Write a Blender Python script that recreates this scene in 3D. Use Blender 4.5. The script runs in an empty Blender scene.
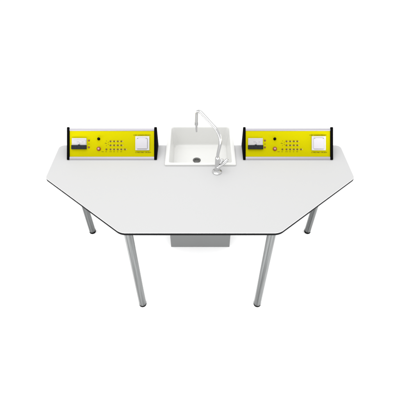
import bpy, bmesh, math, random
from mathutils import Vector, Matrix
random.seed(4)
sc = bpy.context.scene
C = sc.collection
PI = math.pi

# ------------------------------------------------------------------ camera
PITCH = math.radians(47.0)
cam_d = bpy.data.cameras.new('camera')
cam_d.sensor_width = 36.0
cam_d.lens = 406.0 / 400.0 * 36.0
cam_d.clip_start = 0.05
cam_d.clip_end = 500
cam = bpy.data.objects.new('camera', cam_d)
C.objects.link(cam)
cam.location = (0, -1.5, 2.25)
cam.rotation_euler = (PI / 2 - PITCH, 0, 0)
sc.camera = cam

# ------------------------------------------------------------------ studio light
w = bpy.data.worlds.new('World')
sc.world = w
w.use_nodes = True
bg = w.node_tree.nodes['Background']
bg.inputs[0].default_value = (1, 1, 1, 1)
bg.inputs[1].default_value = 1.0

def area(name, loc, aim, sx, sy, power):
    l = bpy.data.lights.new(name, 'AREA')
    l.shape = 'RECTANGLE'; l.size = sx; l.size_y = sy; l.energy = power
    o = bpy.data.objects.new(name, l)
    C.objects.link(o)
    o.location = loc
    o.rotation_euler = (Vector(aim) - Vector(loc)).to_track_quat('-Z', 'Y').to_euler()
    return o
area('overhead_softbox', (-0.5, -0.3, 4.8), (0, 0.2, 0.4), 4.5, 4.5, 104)
# low strip lamps outside the frame that wash the white floor under the table
area('floor_wash_left', (-2.3, 0.0, 0.36), (0, 0.0, 0.05), 3.2, .5, 84)
area('floor_wash_right', (2.3, 0.0, 0.36), (0, 0.0, 0.05), 3.2, .5, 84)
area('floor_wash_near', (0, -1.75, 0.36), (0, 0.0, 0.05), 3.4, .5, 96)

sc.view_settings.view_transform = 'Standard'
sc.view_settings.look = 'None'
sc.view_settings.exposure = 0
sc.view_settings.gamma = 1

# ------------------------------------------------------------------ materials
def mat(name, col, rough=0.5, metal=0.0, spec=0.5, var=0.0, scale=40.0, bump=0.0, stretch=None, rvar=0.0, coat=0.0):
    m = bpy.data.materials.new(name)
    m.use_nodes = True
    nt = m.node_tree
    b = nt.nodes['Principled BSDF']
    b.inputs['Base Color'].default_value = (*col, 1)
    b.inputs['Roughness'].default_value = rough
    b.inputs['Metallic'].default_value = metal
    b.inputs['Specular IOR Level'].default_value = spec
    b.inputs['Coat Weight'].default_value = coat
    if var or bump or rvar:
        tc = nt.nodes.new('ShaderNodeTexCoord')
        mp = nt.nodes.new('ShaderNodeMapping')
        if stretch: mp.inputs['Scale'].default_value = stretch
        nz = nt.nodes.new('ShaderNodeTexNoise')
        nz.inputs['Scale'].default_value = scale
        nz.inputs['Detail'].default_value = 5
        nt.links.new(tc.outputs['Object'], mp.inputs[0])
        nt.links.new(mp.outputs[0], nz.inputs['Vector'])
        if var:
            rp = nt.nodes.new('ShaderNodeValToRGB')
            rp.color_ramp.elements[0].position = 0.3
            rp.color_ramp.elements[1].position = 0.7
            rp.color_ramp.elements[0].color = (*[c * (1 - var) for c in col], 1)
            rp.color_ramp.elements[1].color = (*[min(1, c * (1 + var)) for c in col], 1)
            nt.links.new(nz.outputs['Fac'], rp.inputs[0])
            nt.links.new(rp.outputs[0], b.inputs['Base Color'])
        if rvar:
            mr = nt.nodes.new('ShaderNodeMapRange')
            mr.inputs['To Min'].default_value = max(0, rough - rvar)
            mr.inputs['To Max'].default_value = rough + rvar
            nt.links.new(nz.outputs['Fac'], mr.inputs['Value'])
            nt.links.new(mr.outputs[0], b.inputs['Roughness'])
        if bump:
            bp = nt.nodes.new('ShaderNodeBump')
            bp.inputs['Strength'].default_value = bump
            bp.inputs['Distance'].default_value = 0.001
            nt.links.new(nz.outputs['Fac'], bp.inputs['Height'])
            nt.links.new(bp.outputs[0], b.inputs['Normal'])
    return m

M = dict(
    floor=mat('floor_white', (.93, .93, .93), .8, spec=.1, var=.004, scale=3),
    laminate=mat('white_laminate', (.570, .570, .571), .45, spec=.3, var=.006, scale=300, bump=.05, rvar=.05),
    core=mat('black_core', (.003, .003, .0033), .6, spec=.03, var=.15, scale=200),
    ceramic=mat('white_ceramic', (.75, .75, .732), .12, spec=.18, var=.006, scale=14, coat=.0),
    steel=mat('leg_steel', (.115, .119, .119), .24, metal=.85, var=.55, scale=95, stretch=(1, 1, .02), rvar=.08),  # brushed streaks, strengthened in the colour to stand in for tube reflections
    chrome=mat('chrome', (.60, .60, .60), .15, metal=1, var=.02, scale=30, rvar=.03),
    drainsteel=mat('drain_steel', (.16, .16, .155), .35, metal=.8, var=.1, scale=150),
    dark=mat('dark_hole', (.01, .01, .01), .6, var=.1, scale=100),
    alu=mat('anodised_aluminium', (.40, .385, .415), .42, metal=.6, var=.03, scale=80, stretch=(.03, 1, 1), rvar=.05),
    yellow=mat('yellow_faceplate', (.495, .445, .0005), .6, spec=.02, var=.012, scale=120, bump=.04),
    cap=mat('black_plastic', (.002, .002, .0022), .6, spec=.03, var=.2, scale=300, bump=.1),
    rubber=mat('black_rubber', (.002, .002, .002), .7, spec=.02, var=.2, scale=200),
    greybox=mat('grey_cabinet', (.082, .084, .084), .5, spec=.1, var=.015, scale=250, bump=.05),
    wplastic=mat('white_plastic', (.56, .555, .56), .35, spec=.35, var=.01, scale=60),
    wplastic2=mat('lid_plastic', (.52, .505, .54), .35, spec=.35, var=.01, scale=60),
    breaker=mat('grey_white_plastic', (.47, .46, .47), .4, spec=.2, var=.03, scale=60),
    slate=mat('slate_plastic', (.012, .014, .018), .4, spec=.15, var=.1, scale=100),
    red=mat('red_plastic', (.28, .035, .02), .35, var=.08, scale=100),
    pink=mat('pale_button', (.50, .30, .25), .35, var=.03, scale=100),
    jack=mat('brown_socket', (.16, .10, .01), .5, var=.1, scale=100),
    jackpale=mat('pale_jack', (.50, .40, .12), .45, var=.05, scale=100),
    ink=mat('print_ink', (.045, .037, .005), .6, spec=.1, var=.05, scale=100),
    led=mat('red_brown_lens', (.20, .06, .012), .3, var=.05, scale=100),
    screw=mat('screw_steel', (.35, .34, .30), .35, metal=.8, var=.05, scale=100),
)

# ------------------------------------------------------------------ mesh helpers
def obj(name, bm, m, parent=None, smooth=30, bevel=0.0, seg=2, loc=None):
    bmesh.ops.recalc_face_normals(bm, faces=bm.faces)
    me = bpy.data.meshes.new(name)
    bm.to_mesh(me); bm.free()
    o = bpy.data.objects.new(name, me)
    C.objects.link(o)
    me.materials.append(m)
    if loc: o.location = loc
    if parent: o.parent = parent
    if bevel:
        b = o.modifiers.new('bevel', 'BEVEL')
        b.width = bevel; b.segments = seg; b.limit_method = 'ANGLE'; b.angle_limit = math.radians(40)
        b.harden_normals = True
    if smooth:
        for p in me.polygons: p.use_smooth = True
        me.set_sharp_from_angle(angle=math.radians(smooth))
    return o

def thing(name, label, cat, loc, group=None):
    o = bpy.data.objects.new(name, None)
    o.empty_display_size = .05
    C.objects.link(o); o.location = loc
    o['label'] = label; o['category'] = cat
    if group: o['group'] = group
    return o

def dup(root, loc, label):
    r = root.copy(); C.objects.link(r); r.location = loc; r['label'] = label
    for ch in list(root.children):
        c = ch.copy(); C.objects.link(c); c.parent = r
        for g in ch.children:
            d = g.copy(); C.objects.link(d); d.parent = c
    return r

def loft(bm, loops, closed=True, cap0=False, cap1=False):
    rows = [[bm.verts.new(p) for p in L] for L in loops]
    n = len(rows[0])
    for a, b in zip(rows, rows[1:]):
        for i in range(n if closed else n - 1):
            j = (i + 1) % n
            bm.faces.new((a[i], a[j], b[j], b[i]))
    if cap0: bm.faces.new(rows[0])
    if cap1: bm.faces.new(rows[-1])
    return rows

def prism(bm, pts, z0, z1):
    loft(bm, [[(x, y, z0) for x, y in pts], [(x, y, z1) for x, y in pts]], True, True, True)

def box(bm, x0, x1, y0, y1, z0, z1):
    prism(bm, [(x0, y0), (x1, y0), (x1, y1), (x0, y1)], z0, z1)

def lathe(bm, prof, cx=0, cy=0, n=40, cap0=True, cap1=True):
    loft(bm, [[(cx + r * math.cos(2 * PI * i / n), cy + r * math.sin(2 * PI * i / n), z) for i in range(n)] for r, z in prof],
         True, cap0, cap1)

def tube(bm, pts, radii, n=20):
    pts = [Vector(p) for p in pts]
    loops = []
    up = Vector((0.3, -1, 0.1))
    nrm = None
    for i, p in enumerate(pts):
        t = (pts[min(i + 1, len(pts) - 1)] - pts[max(i - 1, 0)]).normalized()
        if nrm is None: nrm = (up - t * up.dot(t)).normalized()
        else: nrm = (nrm - t * nrm.dot(t)).normalized()
        bn = t.cross(nrm)
        r = radii if not isinstance(radii, (list, tuple)) else radii[i]
        loops.append([p + nrm * (r * math.cos(2 * PI * k / n)) + bn * (r * math.sin(2 * PI * k / n)) for k in range(n)])
    loft(bm, loops, True, True, True)

def round_poly(pts, radii, seg=10):
    out = []
    n = len(pts)
    for i in range(n):
        p = Vector(pts[i]); a = Vector(pts[i - 1]); b = Vector(pts[(i + 1) % n])
        r = radii[i]
        if r <= 0: out.append(tuple(p)); continue
        u = (a - p).normalized(); v = (b - p).normalized()
        ang = u.angle(v)
        t = r / math.tan(ang / 2)
        c = p + (u + v).normalized() * (r / math.sin(ang / 2))
        s = p + u * t; e = p + v * t
        a0 = math.atan2(s.y - c.y, s.x - c.x); a1 = math.atan2(e.y - c.y, e.x - c.x)
        d = (a1 - a0 + PI) % (2 * PI) - PI
        for k in range(seg + 1):
            q = a0 + d * k / seg
            out.append((c.x + r * math.cos(q), c.y + r * math.sin(q)))
    return out

def fillet_path(pts, radii, seg=12):
    out = []
    for i, p in enumerate(pts):
        p = Vector(p)
        r = radii[i]
        if i in (0, len(pts) - 1) or r == 0: out.append(p); continue
        u = (Vector(pts[i - 1]) - p).normalized(); v = (Vector(pts[i + 1]) - p).normalized()
        ang = u.angle(v)
        t = r / math.tan(ang / 2)
        c = p + (u + v).normalized() * (r / math.sin(ang / 2))
        s = p + u * t - c; e = p + v * t - c
        tot = s.angle(e)
        for k in range(seg + 1):
            f = k / seg
            out.append(c + (s * math.sin((1 - f) * tot) + e * math.sin(f * tot)) / math.sin(tot))
    return out

# ------------------------------------------------------------------ setting
bm = bmesh.new()
vs = [bm.verts.new(p) for p in ((-60, -60, 0), (60, -60, 0), (60, 60, 0), (-60, 60, 0))]
bm.faces.new(vs)
fl = obj('floor', bm, M['floor'], smooth=0)
fl['kind'] = 'structure'

# ------------------------------------------------------------------ table  (y: 0 is 1.5 m in front of the camera)
TZ = .75
Y_BACK, Y_SIDE, Y_FRONT = .333, .058, -.315
HB, HS, HF = .811, .824, .375
SINK_X, SINK_Y0, SINK_Y1, SINK_H = .002, .153, .512, .1955
NOTCH = .181
outline = [(-HB, Y_BACK), (-HS, Y_SIDE), (-HF, Y_FRONT), (HF, Y_FRONT), (HS, Y_SIDE), (HB, Y_BACK),
           (SINK_X + NOTCH, Y_BACK), (SINK_X + NOTCH, SINK_Y0 + .014), (SINK_X - NOTCH, SINK_Y0 + .014), (SINK_X - NOTCH, Y_BACK)]
orad = [.03, .035, .07, .07, .035, .03, 0, .02, .02, 0]
def outline_in(d):
    o = [(-HB + d, Y_BACK - d), (-HS + d, Y_SIDE + d * .45), (-HF + d * .36, Y_FRONT + d), (HF - d * .36, Y_FRONT + d),
         (HS - d, Y_SIDE + d * .45), (HB - d, Y_BACK - d)] + outline[6:]
    return round_poly([(x, min(y, Y_BACK - d)) for x, y in o], orad)

table = thing('laboratory_table', 'white laminate laboratory table with black edge, chamfered corners and four steel legs', 'table', (0, 0, 0))
bm = bmesh.new()
prism(bm, outline_in(.0012), TZ - .0022, TZ)
top = obj('tabletop', bm, M['laminate'], table, bevel=.0010)
bm = bmesh.new()
prism(bm, outline_in(0), TZ - .0160, TZ - .0023)
obj('edge_band', bm, M['core'], top, bevel=.0015)

LR = .0218
def leg(x, y):
    bm = bmesh.new()
    lathe(bm, [(LR - .001, .0215), (LR, .023), (LR, TZ - .0245), (LR - .0005, TZ - .0245)], n=48)
    l = obj('leg', bm, M['steel'], table, loc=(x, y, 0))
    bm = bmesh.new()
    lathe(bm, [(.0185, 0), (.0215, .002), (.0225, .006), (.0228, .0165), (.0215, .0185)], n=40)
    obj('rubber_foot', bm, M['rubber'], l)
    bm = bmesh.new()
    lathe(bm, [(.0222, .0187), (.0229, .0195), (.0229, .0235), (.0222, .0242)], n=40)
    obj('foot_collar', bm, M['steel'], l)
    bm = bmesh.new()
    lathe(bm, [(.036, TZ - .0161), (.036, TZ - .0235), (.034, TZ - .0245), (LR + .002, TZ - .0245)], n=40)
    obj('mounting_plate', bm, M['steel'], l)
for s in (-1, 1):
    leg(s * .349, 1.5 * .818 - 1.5)
    leg(s * .757, 1.5 * 1.194 - 1.5)

# ------------------------------------------------------------------ cabinet under the sink
cab = thing('sink_cabinet', 'plain grey box cabinet standing on the floor under the sink', 'cabinet', (SINK_X, .32, 0))
bm = bmesh.new()
CX, CY0, CY1, CH, CT = .199, -.163, .187, TZ - .0195, .006
def rect(x, y0, y1, z): return [(-x, y0, z), (x, y0, z), (x, y1, z), (-x, y1, z)]
loft(bm, [rect(CX, CY0, CY1, .002), rect(CX, CY0, CY1, CH), rect(CX - CT, CY0 + CT, CY1 - CT, CH), rect(CX - CT, CY0 + CT, CY1 - CT, .02)],
     True, True, True)
obj('cabinet_body', bm, M['greybox'], cab, bevel=.0012)

# ------------------------------------------------------------------ sink
def rr(hx, y0, y1, r, z, seg=10):
    pts = round_poly([(-hx, y0), (hx, y0), (hx, y1), (-hx, y1)], [r] * 4, seg)
    return [(x, y, z) for x, y in pts]
sink = thing('sink', 'white ceramic sink set into the back of the table between two yellow power units', 'sink', (SINK_X, (SINK_Y0 + SINK_Y1) / 2, TZ))
D = (SINK_Y1 - SINK_Y0) / 2
RW = .024
bm = bmesh.new()
def ring(e, r, z): return rr(SINK_H - e, -D + e * (1 if e < .012 else 1 - .009 / RW * min(1, (e - .012) / (RW - .012)) * RW / max(e, RW)), D - e, r, z)
loops = [ring(.03, .03, .0006), ring(.0015, .006, .0006), ring(0, .007, .002), ring(0, .007, .008), ring(.001, .007, .0105), ring(.003, .007, .012),
         ring(RW - .006, .018, .0118), ring(RW - .003, .015, .0110), ring(RW - .001, .016, .0085), ring(RW, .017, .004)]
BD = -.122
for f in (.25, .5, .75): loops.append(ring(RW + .010 * f, .018 + .010 * f, .004 + (BD + .022 - .004) * f))
for k in range(9):
    a = k / 8 * PI / 2
    loops.append(ring(RW + .010 + .018 * (1 - math.cos(a)), .030 + .004 * (1 - math.cos(a)), BD + .018 - .018 * math.sin(a)))
DRX, DRY = -.0215, .012
def toward(L, f, z): return [(p[0] + (DRX - p[0]) * f, p[1] + (DRY - p[1]) * f, z) for p in L]
last = loops[-1]
for f, dz in ((.3, .0012), (.6, .0022)): loops.append(toward(last, f, BD - dz))
# finish on a circle round the drain
n = len(last)
def circ(r, z):
    out = []
    for p in last:
        a = math.atan2(p[1] - DRY, p[0] - DRX)
        out.append((DRX + r * math.cos(a), DRY + r * math.sin(a), z))
    return out
loops += [circ(.040, BD - .003), circ(.0245, BD - .0045), circ(.021, BD - .008), circ(.020, BD - .022)]
# underside
loops += [circ(.030, BD - .022), circ(.034, BD - .014), toward(ring(RW + .03, .03, 0), .2, BD - .011), ring(RW + .012, .03, BD + .008), ring(RW - .006, .022, -.03), ring(RW - .009, .022, .0006), ring(.03, .03, .0006)]
loops = loops[1:-1]
rows = loft(bm, loops)
m0, m1 = rows[0], rows[-1]
for i in range(n):
    j = (i + 1) % n
    bm.faces.new((m0[i], m1[i], m1[j], m0[j]))
basin = obj('basin', bm, M['ceramic'], sink, smooth=50)
bm = bmesh.new()
lathe(bm, [(.0150, BD - .012), (.0150, BD - .004), (.0190, BD - .0025), (.0225, BD - .0022), (.0238, BD - .0036), (.0230, BD - .006), (.0195, BD - .012)], DRX, DRY, 48, False, False)
dr = obj('drain', bm, M['drainsteel'], sink, smooth=40)
bm = bmesh.new()
lathe(bm, [(.0149, BD - .0095), (.0149, BD - .0065), (.012, BD - .0052), (.004, BD - .0046)], DRX, DRY, 40)
st = obj('strainer', bm, M['drainsteel'], dr, smooth=40)
bm = bmesh.new()
for k in range(6):
    a = k * PI / 3 + .3
    lathe(bm, [(.0022, BD - .0056), (.0022, BD - .0044)], DRX + .0088 * math.cos(a), DRY + .0088 * math.sin(a), 12)
lathe(bm, [(.002, BD - .0050), (.002, BD - .0040)], DRX, DRY, 12)
obj('drain_holes', bm, M['dark'], dr)

# ------------------------------------------------------------------ faucet
FX, FY = .0917, 1.5 * 1.071 - 1.5
fc = thing('faucet', 'chrome swan neck tap with angled lever, on the table in front of the sink', 'faucet', (FX, FY, TZ))
bm = bmesh.new()
lathe(bm, [(.0255, .0004), (.0262, .002), (.0258, .0045), (.022, .0075), (.0155, .011), (.0135, .016)], n=48)
obj('base_flange', bm, M['chrome'], fc, smooth=40)
bm = bmesh.new()
lathe(bm, [(.0125, .010), (.0128, .03), (.0128, .052), (.0118, .055), (.0118, .058), (.0128, .061), (.0124, .098), (.0105, .104), (.0088, .108)], n=40)
# little valve bonnet on the right
obj('tap_body', bm, M['chrome'], fc, smooth=40)
YO, ZT = 1.5 * 1.15 - 1.5, 1.5 * .0
def cz(d, py):          # height on the vertical line at distance d, seen at image row py
    return 2.25 - 1.5 * d * math.tan(PITCH + math.atan((py - 200) / 406.0))
dO = 1.15
zt, ze, zn = cz(dO, 108.3) - TZ, cz(dO, 124.5) - TZ, cz(dO, 131.8) - TZ
xo = -.0187 - FX
yo = YO - FY
path = fillet_path([(0, 0, .100), (.001, 0, .125), (.0175, .004, .244), (xo + .002, yo, zt + .004), (xo, yo, ze)], [0, .1, .085, .0235, 0], 20)
bm = bmesh.new()
tube(bm, path, .0082, 24)
sp = obj('spout', bm, M['chrome'], fc, smooth=40)
bm = bmesh.new()
tube(bm, [(xo, yo, ze + .012), (xo, yo, ze - .001), (xo, yo, ze - .003), (xo, yo, ze - .004), (xo, yo, zn + .002), (xo, yo, zn)], [.0095, .0095, .0085, .0055, .0046, .0042], 24)
obj('nozzle', bm, M['chrome'], sp, smooth=40)
bm = bmesh.new()
h0 = Vector((.000, -.010, .036)); h1 = Vector((.057, .022, .070))
dd = (h1 - h0)
tube(bm, [h0, h0 + dd * .25, h0 + dd * .30, h0 + dd * .33, h0 + dd * .9, h0 + dd * .97, h1], [.010, .010, .0085, .0098, .0102, .0092, .006], 24)
hd = obj('lever_handle', bm, M['chrome'], fc, smooth=40)
bm = bmesh.new()
b0 = Vector((.010, .004, .060)); b1 = Vector((.030, .016, .078))
tube(bm, [b0, b0.lerp(b1, .7), b0.lerp(b1, .92), b1], [.0085, .0085, .0072, .003], 24)
obj('valve_bonnet', bm, M['chrome'], fc, smooth=40)

# ------------------------------------------------------------------ power units
K = 1.505 * 1.5 / 406.0                  # metres per photo pixel on the sloping face
SN, CS = math.sin(PITCH), math.cos(PITCH)
PXC = 112.0
PY = 1.5 * 1.1335 - 1.5
unit = thing('power_unit', 'yellow power unit with black end caps standing on the table left of the sink', 'power unit',
             ((PXC - 200) * K, PY, TZ), 'yellow power units at the back of the table')
def F(u, s, n=0.0):                      # along, up the slope, out of the face
    return Vector((u, s * SN - n * CS, s * CS + n * SN))
def U(px): return (px - PXC) * K
def S(py): return (160.0 - py) * K
def fbox(bm, u0, u1, s0, s1, n0, n1):
    c = [F(u, s, n) for n in (n0, n1) for u, s in ((u0, s0), (u1, s0), (u1, s1), (u0, s1))]
    v = [bm.verts.new(p) for p in c]
    for q in ((3, 2, 1, 0), (4, 5, 6, 7), (0, 1, 5, 4), (1, 2, 6, 5), (2, 3, 7, 6), (3, 0, 4, 7)):
        bm.faces.new([v[i] for i in q])
def frr(bm, u0, u1, s0, s1, r, n0, n1, ch=.0006):
    o = round_poly([(u0, s0), (u1, s0), (u1, s1), (u0, s1)], [r] * 4, 6)
    i = round_poly([(u0 + ch, s0 + ch), (u1 - ch, s0 + ch), (u1 - ch, s1 - ch), (u0 + ch, s1 - ch)], [max(r - ch, r * .5)] * 4, 6)
    loft(bm, [[F(u, s, n0) for u, s in o], [F(u, s, n1 - ch) for u, s in o], [F(u, s, n1) for u, s in i]], True, True, True)
def fdisc(bm, px, py, prof, n=28, cap1=True):
    u, s = U(px), S(py)
    loft(bm, [[F(u + r * math.cos(2 * PI * i / n), s + r * math.sin(2 * PI * i / n), z) for i in range(n)] for r, z in prof], True, True, cap1)

# cross-section in (y, z): right triangle with the slope towards the viewer
def section(shrink, r, grow=0.0):
    L = 33.0 * K
    zb = .0004
    p = [(-grow, zb), (L * SN + grow * .35, L * CS + grow * 1.25), (L * SN + grow * .35, zb)]
    cx = sum(a for a, b in p) / 3; cyy = sum(b for a, b in p) / 3
    # move every side inwards by `shrink`
    def off(p0, p1, d):
        e = (Vector(p1) - Vector(p0)).normalized(); nn = Vector((-e.y, e.x))
        if nn.dot(Vector((cx, cyy)) - Vector(p0)) < 0: nn = -nn
        return Vector(p0) + nn * d, e
    lines = [off(p[i], p[(i + 1) % 3], shrink) for i in range(3)]
    q = []
    for i in range(3):
        (a, e), (b, f) = lines[i - 1], lines[i]
        den = e.x * f.y - e.y * f.x
        t = ((b.x - a.x) * f.y - (b.y - a.y) * f.x) / den
        q.append(tuple(a + e * t))
    return round_poly(q, [r] * 3, 8)
UL, UR = U(69.6), U(154.2)
bm = bmesh.new()
sec = section(.005, .006)
loft(bm, [[(UL - .001, y, z) for y, z in sec], [(UR + .001, y, z) for y, z in sec]], True, True, True)
hs = obj('housing', bm, M['alu'], unit, smooth=30)
hs.location.z = 0
def trim(s0, s1, n0, n1):
    bm = bmesh.new()
    prof = []
    m = 10
    for k in range(m + 1):
        a = PI * k / m
        prof.append(((s0 + s1) / 2 - (s1 - s0) / 2 * math.cos(a), n0 + (n1 - n0) * math.sin(a) ** .55))
    pr = [(s0, -.006)] + prof + [(s1, -.006)]
    loft(bm, [[F(u, s, n) for s, n in pr] for u in (UL, UR)], True, True, True)
    return obj('trim_strip', bm, M['alu'], hs, smooth=40)
trim(S(130.6), S(128.1), -.002, .0015)
trim(S(159.7), S(156.3), -.002, .0015)
bm = bmesh.new()
fbox(bm, UL + .0005, UR - .0005, S(156.25), S(130.7), -.0046, -.0015)
fp = obj('faceplate', bm, M['yellow'], unit, smooth=0)
N0 = -.0015
capsec = section(0, .0045, .0065); capin = section(.0013, .0036, .0065)
for a, b in ((U(67.1), U(69.6) - .0002), (U(154.2) + .0002, U(156.9))):
    bm = bmesh.new()
    loft(bm, [[(a, y, z) for y, z in capin], [(a + .0013, y, z) for y, z in capsec], [(b - .0013, y, z) for y, z in capsec], [(b, y, z) for y, z in capin]], True, True, True)
    obj('end_cap', bm, M['cap'], unit, smooth=40)
# circuit breaker
bm = bmesh.new()
frr(bm, U(72.1), U(86.7), S(148.4), S(137.9), .002, N0, .005)
frr(bm, U(73.4), U(86.0), S(145.4), S(139.8), .002, .0048, .0068)
cb = obj('circuit_breaker', bm, M['breaker'], unit)
bm = bmesh.new()
frr(bm, U(71.8), U(87.0), S(149.1), S(145.0), .0018, .0052, .0120, .0014)
frr(bm, U(78.6), U(80.6), S(145.4), S(144.4), .0012, .0069, .0116, .0010)
obj('toggle_bar', bm, M['slate'], cb)
bm = bmesh.new()
for x in (75.8, 79.6, 83.4): fbox(bm, U(x), U(x + .22), S(148.7), S(145.4), .0119, .0122)
obj('pole_seam', bm, M['dark'], cb, smooth=0)
bm = bmesh.new()
for px, py, ww, hh in ((77.2, 141.6, 2.4, .35), (79.6, 142.6, .8, .8), (82.4, 141.6, 1.6, .35)):
    fbox(bm, U(px), U(px + ww), S(py + hh), S(py), .0067, .0070)
obj('rating_print', bm, mat('grey_print', (.25, .22, .26), .6, var=.05), cb, smooth=0)
# indicator marks right of the breaker
for py in (140.2, 147.0):
    bm = bmesh.new()
    fdisc(bm, 88.9, py, [(.0052, N0), (.0050, .0008), (.0036, .0020)], 20)
    obj('indicator_lens', bm, M['led'], unit, smooth=40)
bm = bmesh.new()
fbox(bm, U(88.2), U(89.7), S(143.9), S(143.5), N0, -.0011)
obj('indicator_mark', bm, M['ink'], unit, smooth=0)
# fuse holder and button
bm = bmesh.new()
fdisc(bm, 98.75, 138.6, [(.0080, N0), (.0080, .003), (.0068, .0045), (.0060, .0105), (.0052, .0115)])
fh = obj('fuse_holder', bm, M['cap'], unit, smooth=40)
bm = bmesh.new()
fbox(bm, U(98.75) - .0040, U(98.75) + .0040, S(138.6) - .0007, S(138.6) + .0007, .0114, .0118)
obj('screw_slot', bm, M['slate'], fh, smooth=0)
bm = bmesh.new()
fdisc(bm, 98.8, 148.5, [(.0112, N0), (.0112, .003), (.0098, .0050), (.0072, .0054), (.0066, .002)])
bt = obj('push_button', bm, M['red'], unit, smooth=40)
bm = bmesh.new()
fdisc(bm, 98.8, 148.5, [(.0060, .0015), (.0058, .0070), (.0044, .0080)])
obj('button_cap', bm, M['pink'], bt, smooth=40)
# jack sockets
spots = [(x, y) for y in (141.0, 144.95) for x in (110.5, 114.1, 117.8, 121.3)] + [(x, 149.0) for x in (106.4, 110.5, 114.1, 117.8, 121.3, 124.9)]
for px, py in spots:
    bm = bmesh.new()
    fdisc(bm, px, py, [(.0046, N0), (.0046, .0012), (.0038, .0022), (.0024, .0022), (.0022, .0004)], 20)
    j = obj('jack_socket', bm, M['jack'], unit, smooth=40)
    if px > 107 :
        bm = bmesh.new()
        frr(bm, U(px + 1.05), U(px + 1.95), S(py + .55), S(py - .55), .0016, N0, -.0006, .0004)
        obj('jack_tab', bm, M['jackpale'], j, smooth=40)

# small lettering too fine to read in the photograph: strokes of letter size
SEG = {'t': (0, 1, .86, 1), 'm': (0, 1, .43, .57), 'b': (0, 1, 0, .14), 'l': (0, .24, 0, 1), 'r': (.76, 1, 0, 1), 'c': (.38, .62, 0, 1)}
FORMS = ('tlr', 'lmbr', 'tlmb', 'tlb', 'lmr', 'tc', 'tlbr', 'lb', 'tlrm', 'cb', 'tmbl')
def lettering(bm, px0, px1, py, hpx, words, seed):
    rnd = random.Random(seed)
    total = sum(words) + .7 * (len(words) - 1)
    adv = (px1 - px0) / total
    x = px0
    for wd in words:
        for k in range(wd):
            for q in rnd.choice(FORMS):
                a, b, c, d = SEG[q]
                wpx = adv * .72
                fbox(bm, U(x + a * wpx), U(x + b * wpx), S(py) + (c - .5) * hpx * K, S(py) + (d - .5) * hpx * K, N0, -.0012 + .00004 * 'tmblrc'.index(q))
            x += adv
        x += .7 * adv
bm = bmesh.new()
lettering(bm, 133.5, 150.4, 134.75, 1.0, (5, 9, 5, 1), 3)
obj('upper_lettering', bm, M['ink'], fp, smooth=0)
bm = bmesh.new()
lettering(bm, 135.5, 151.2, 152.0, 1.1, (8, 6), 8)
obj('lower_lettering', bm, M['ink'], fp, smooth=0)
bm = bmesh.new()
for k, (a, b, c) in enumerate(((101.6, 103.9, 3), (105.5, 106.9, 2), (109.6, 111.9, 3), (113.4, 114.8, 2), (117.1, 118.5, 2), (120.4, 122.3, 3))):
    lettering(bm, a, b, 151.35, .62, (c,), 20 + k)
obj('jack_lettering', bm, M['ink'], fp, smooth=0)
bm = bmesh.new()
lettering(bm, 105.0, 107.4, 143.0, 1.0, (2,), 31)
fbox(bm, U(106.1), U(106.7), S(140.8), S(140.4), N0, -.0012)
fbox(bm, U(106.0), U(106.9), S(145.5), S(145.2), N0, -.0012)
for y0 in (142.0, 144.0): fbox(bm, U(108.1), U(108.4), S(y0 + .5), S(y0 - .5), N0, -.0012)
obj('bracket_marking', bm, M['ink'], fp, smooth=0)
# power outlet with a hinged lid
bm = bmesh.new()
frr(bm, U(135.5), U(149.5), S(150.1), S(136.0), .003, N0, .0075, .0012)
ol = obj('power_outlet', bm, M['wplastic'], unit)
bm = bmesh.new()
frr(bm, U(137.0), U(147.5), S(148.7), S(137.9), .003, .0074, .0125, .0014)
ld = obj('outlet_lid', bm, M['wplastic2'], ol)
bm = bmesh.new()
hinge_shade = mat('hinge_shadow_grey', (.17, .16, .18), .5, var=.05)  # grey of the hinges and of the lid's painted shadow strips
for px in (138.0, 146.6):
    bm = bmesh.new()
    fbox(bm, U(px) - .0028, U(px) + .0028, S(138.7), S(138.2), .0124, .0136)
    obj('lid_hinge', bm, hinge_shade, ol, smooth=0)
bm = bmesh.new()
fbox(bm, U(137.6), U(147.0), S(149.05), S(148.75), .0074, .0078)
fbox(bm, U(147.55), U(147.8), S(148.6), S(138.2), .0074, .0078)
obj('lid_shadow_line', bm, hinge_shade, ol, smooth=0)  # thin grey strips painted as the lid's shadow, below and right

dup(unit, (-(PXC - 200) * K, PY, TZ), 'yellow power unit with black end caps standing on the table right of the sink')
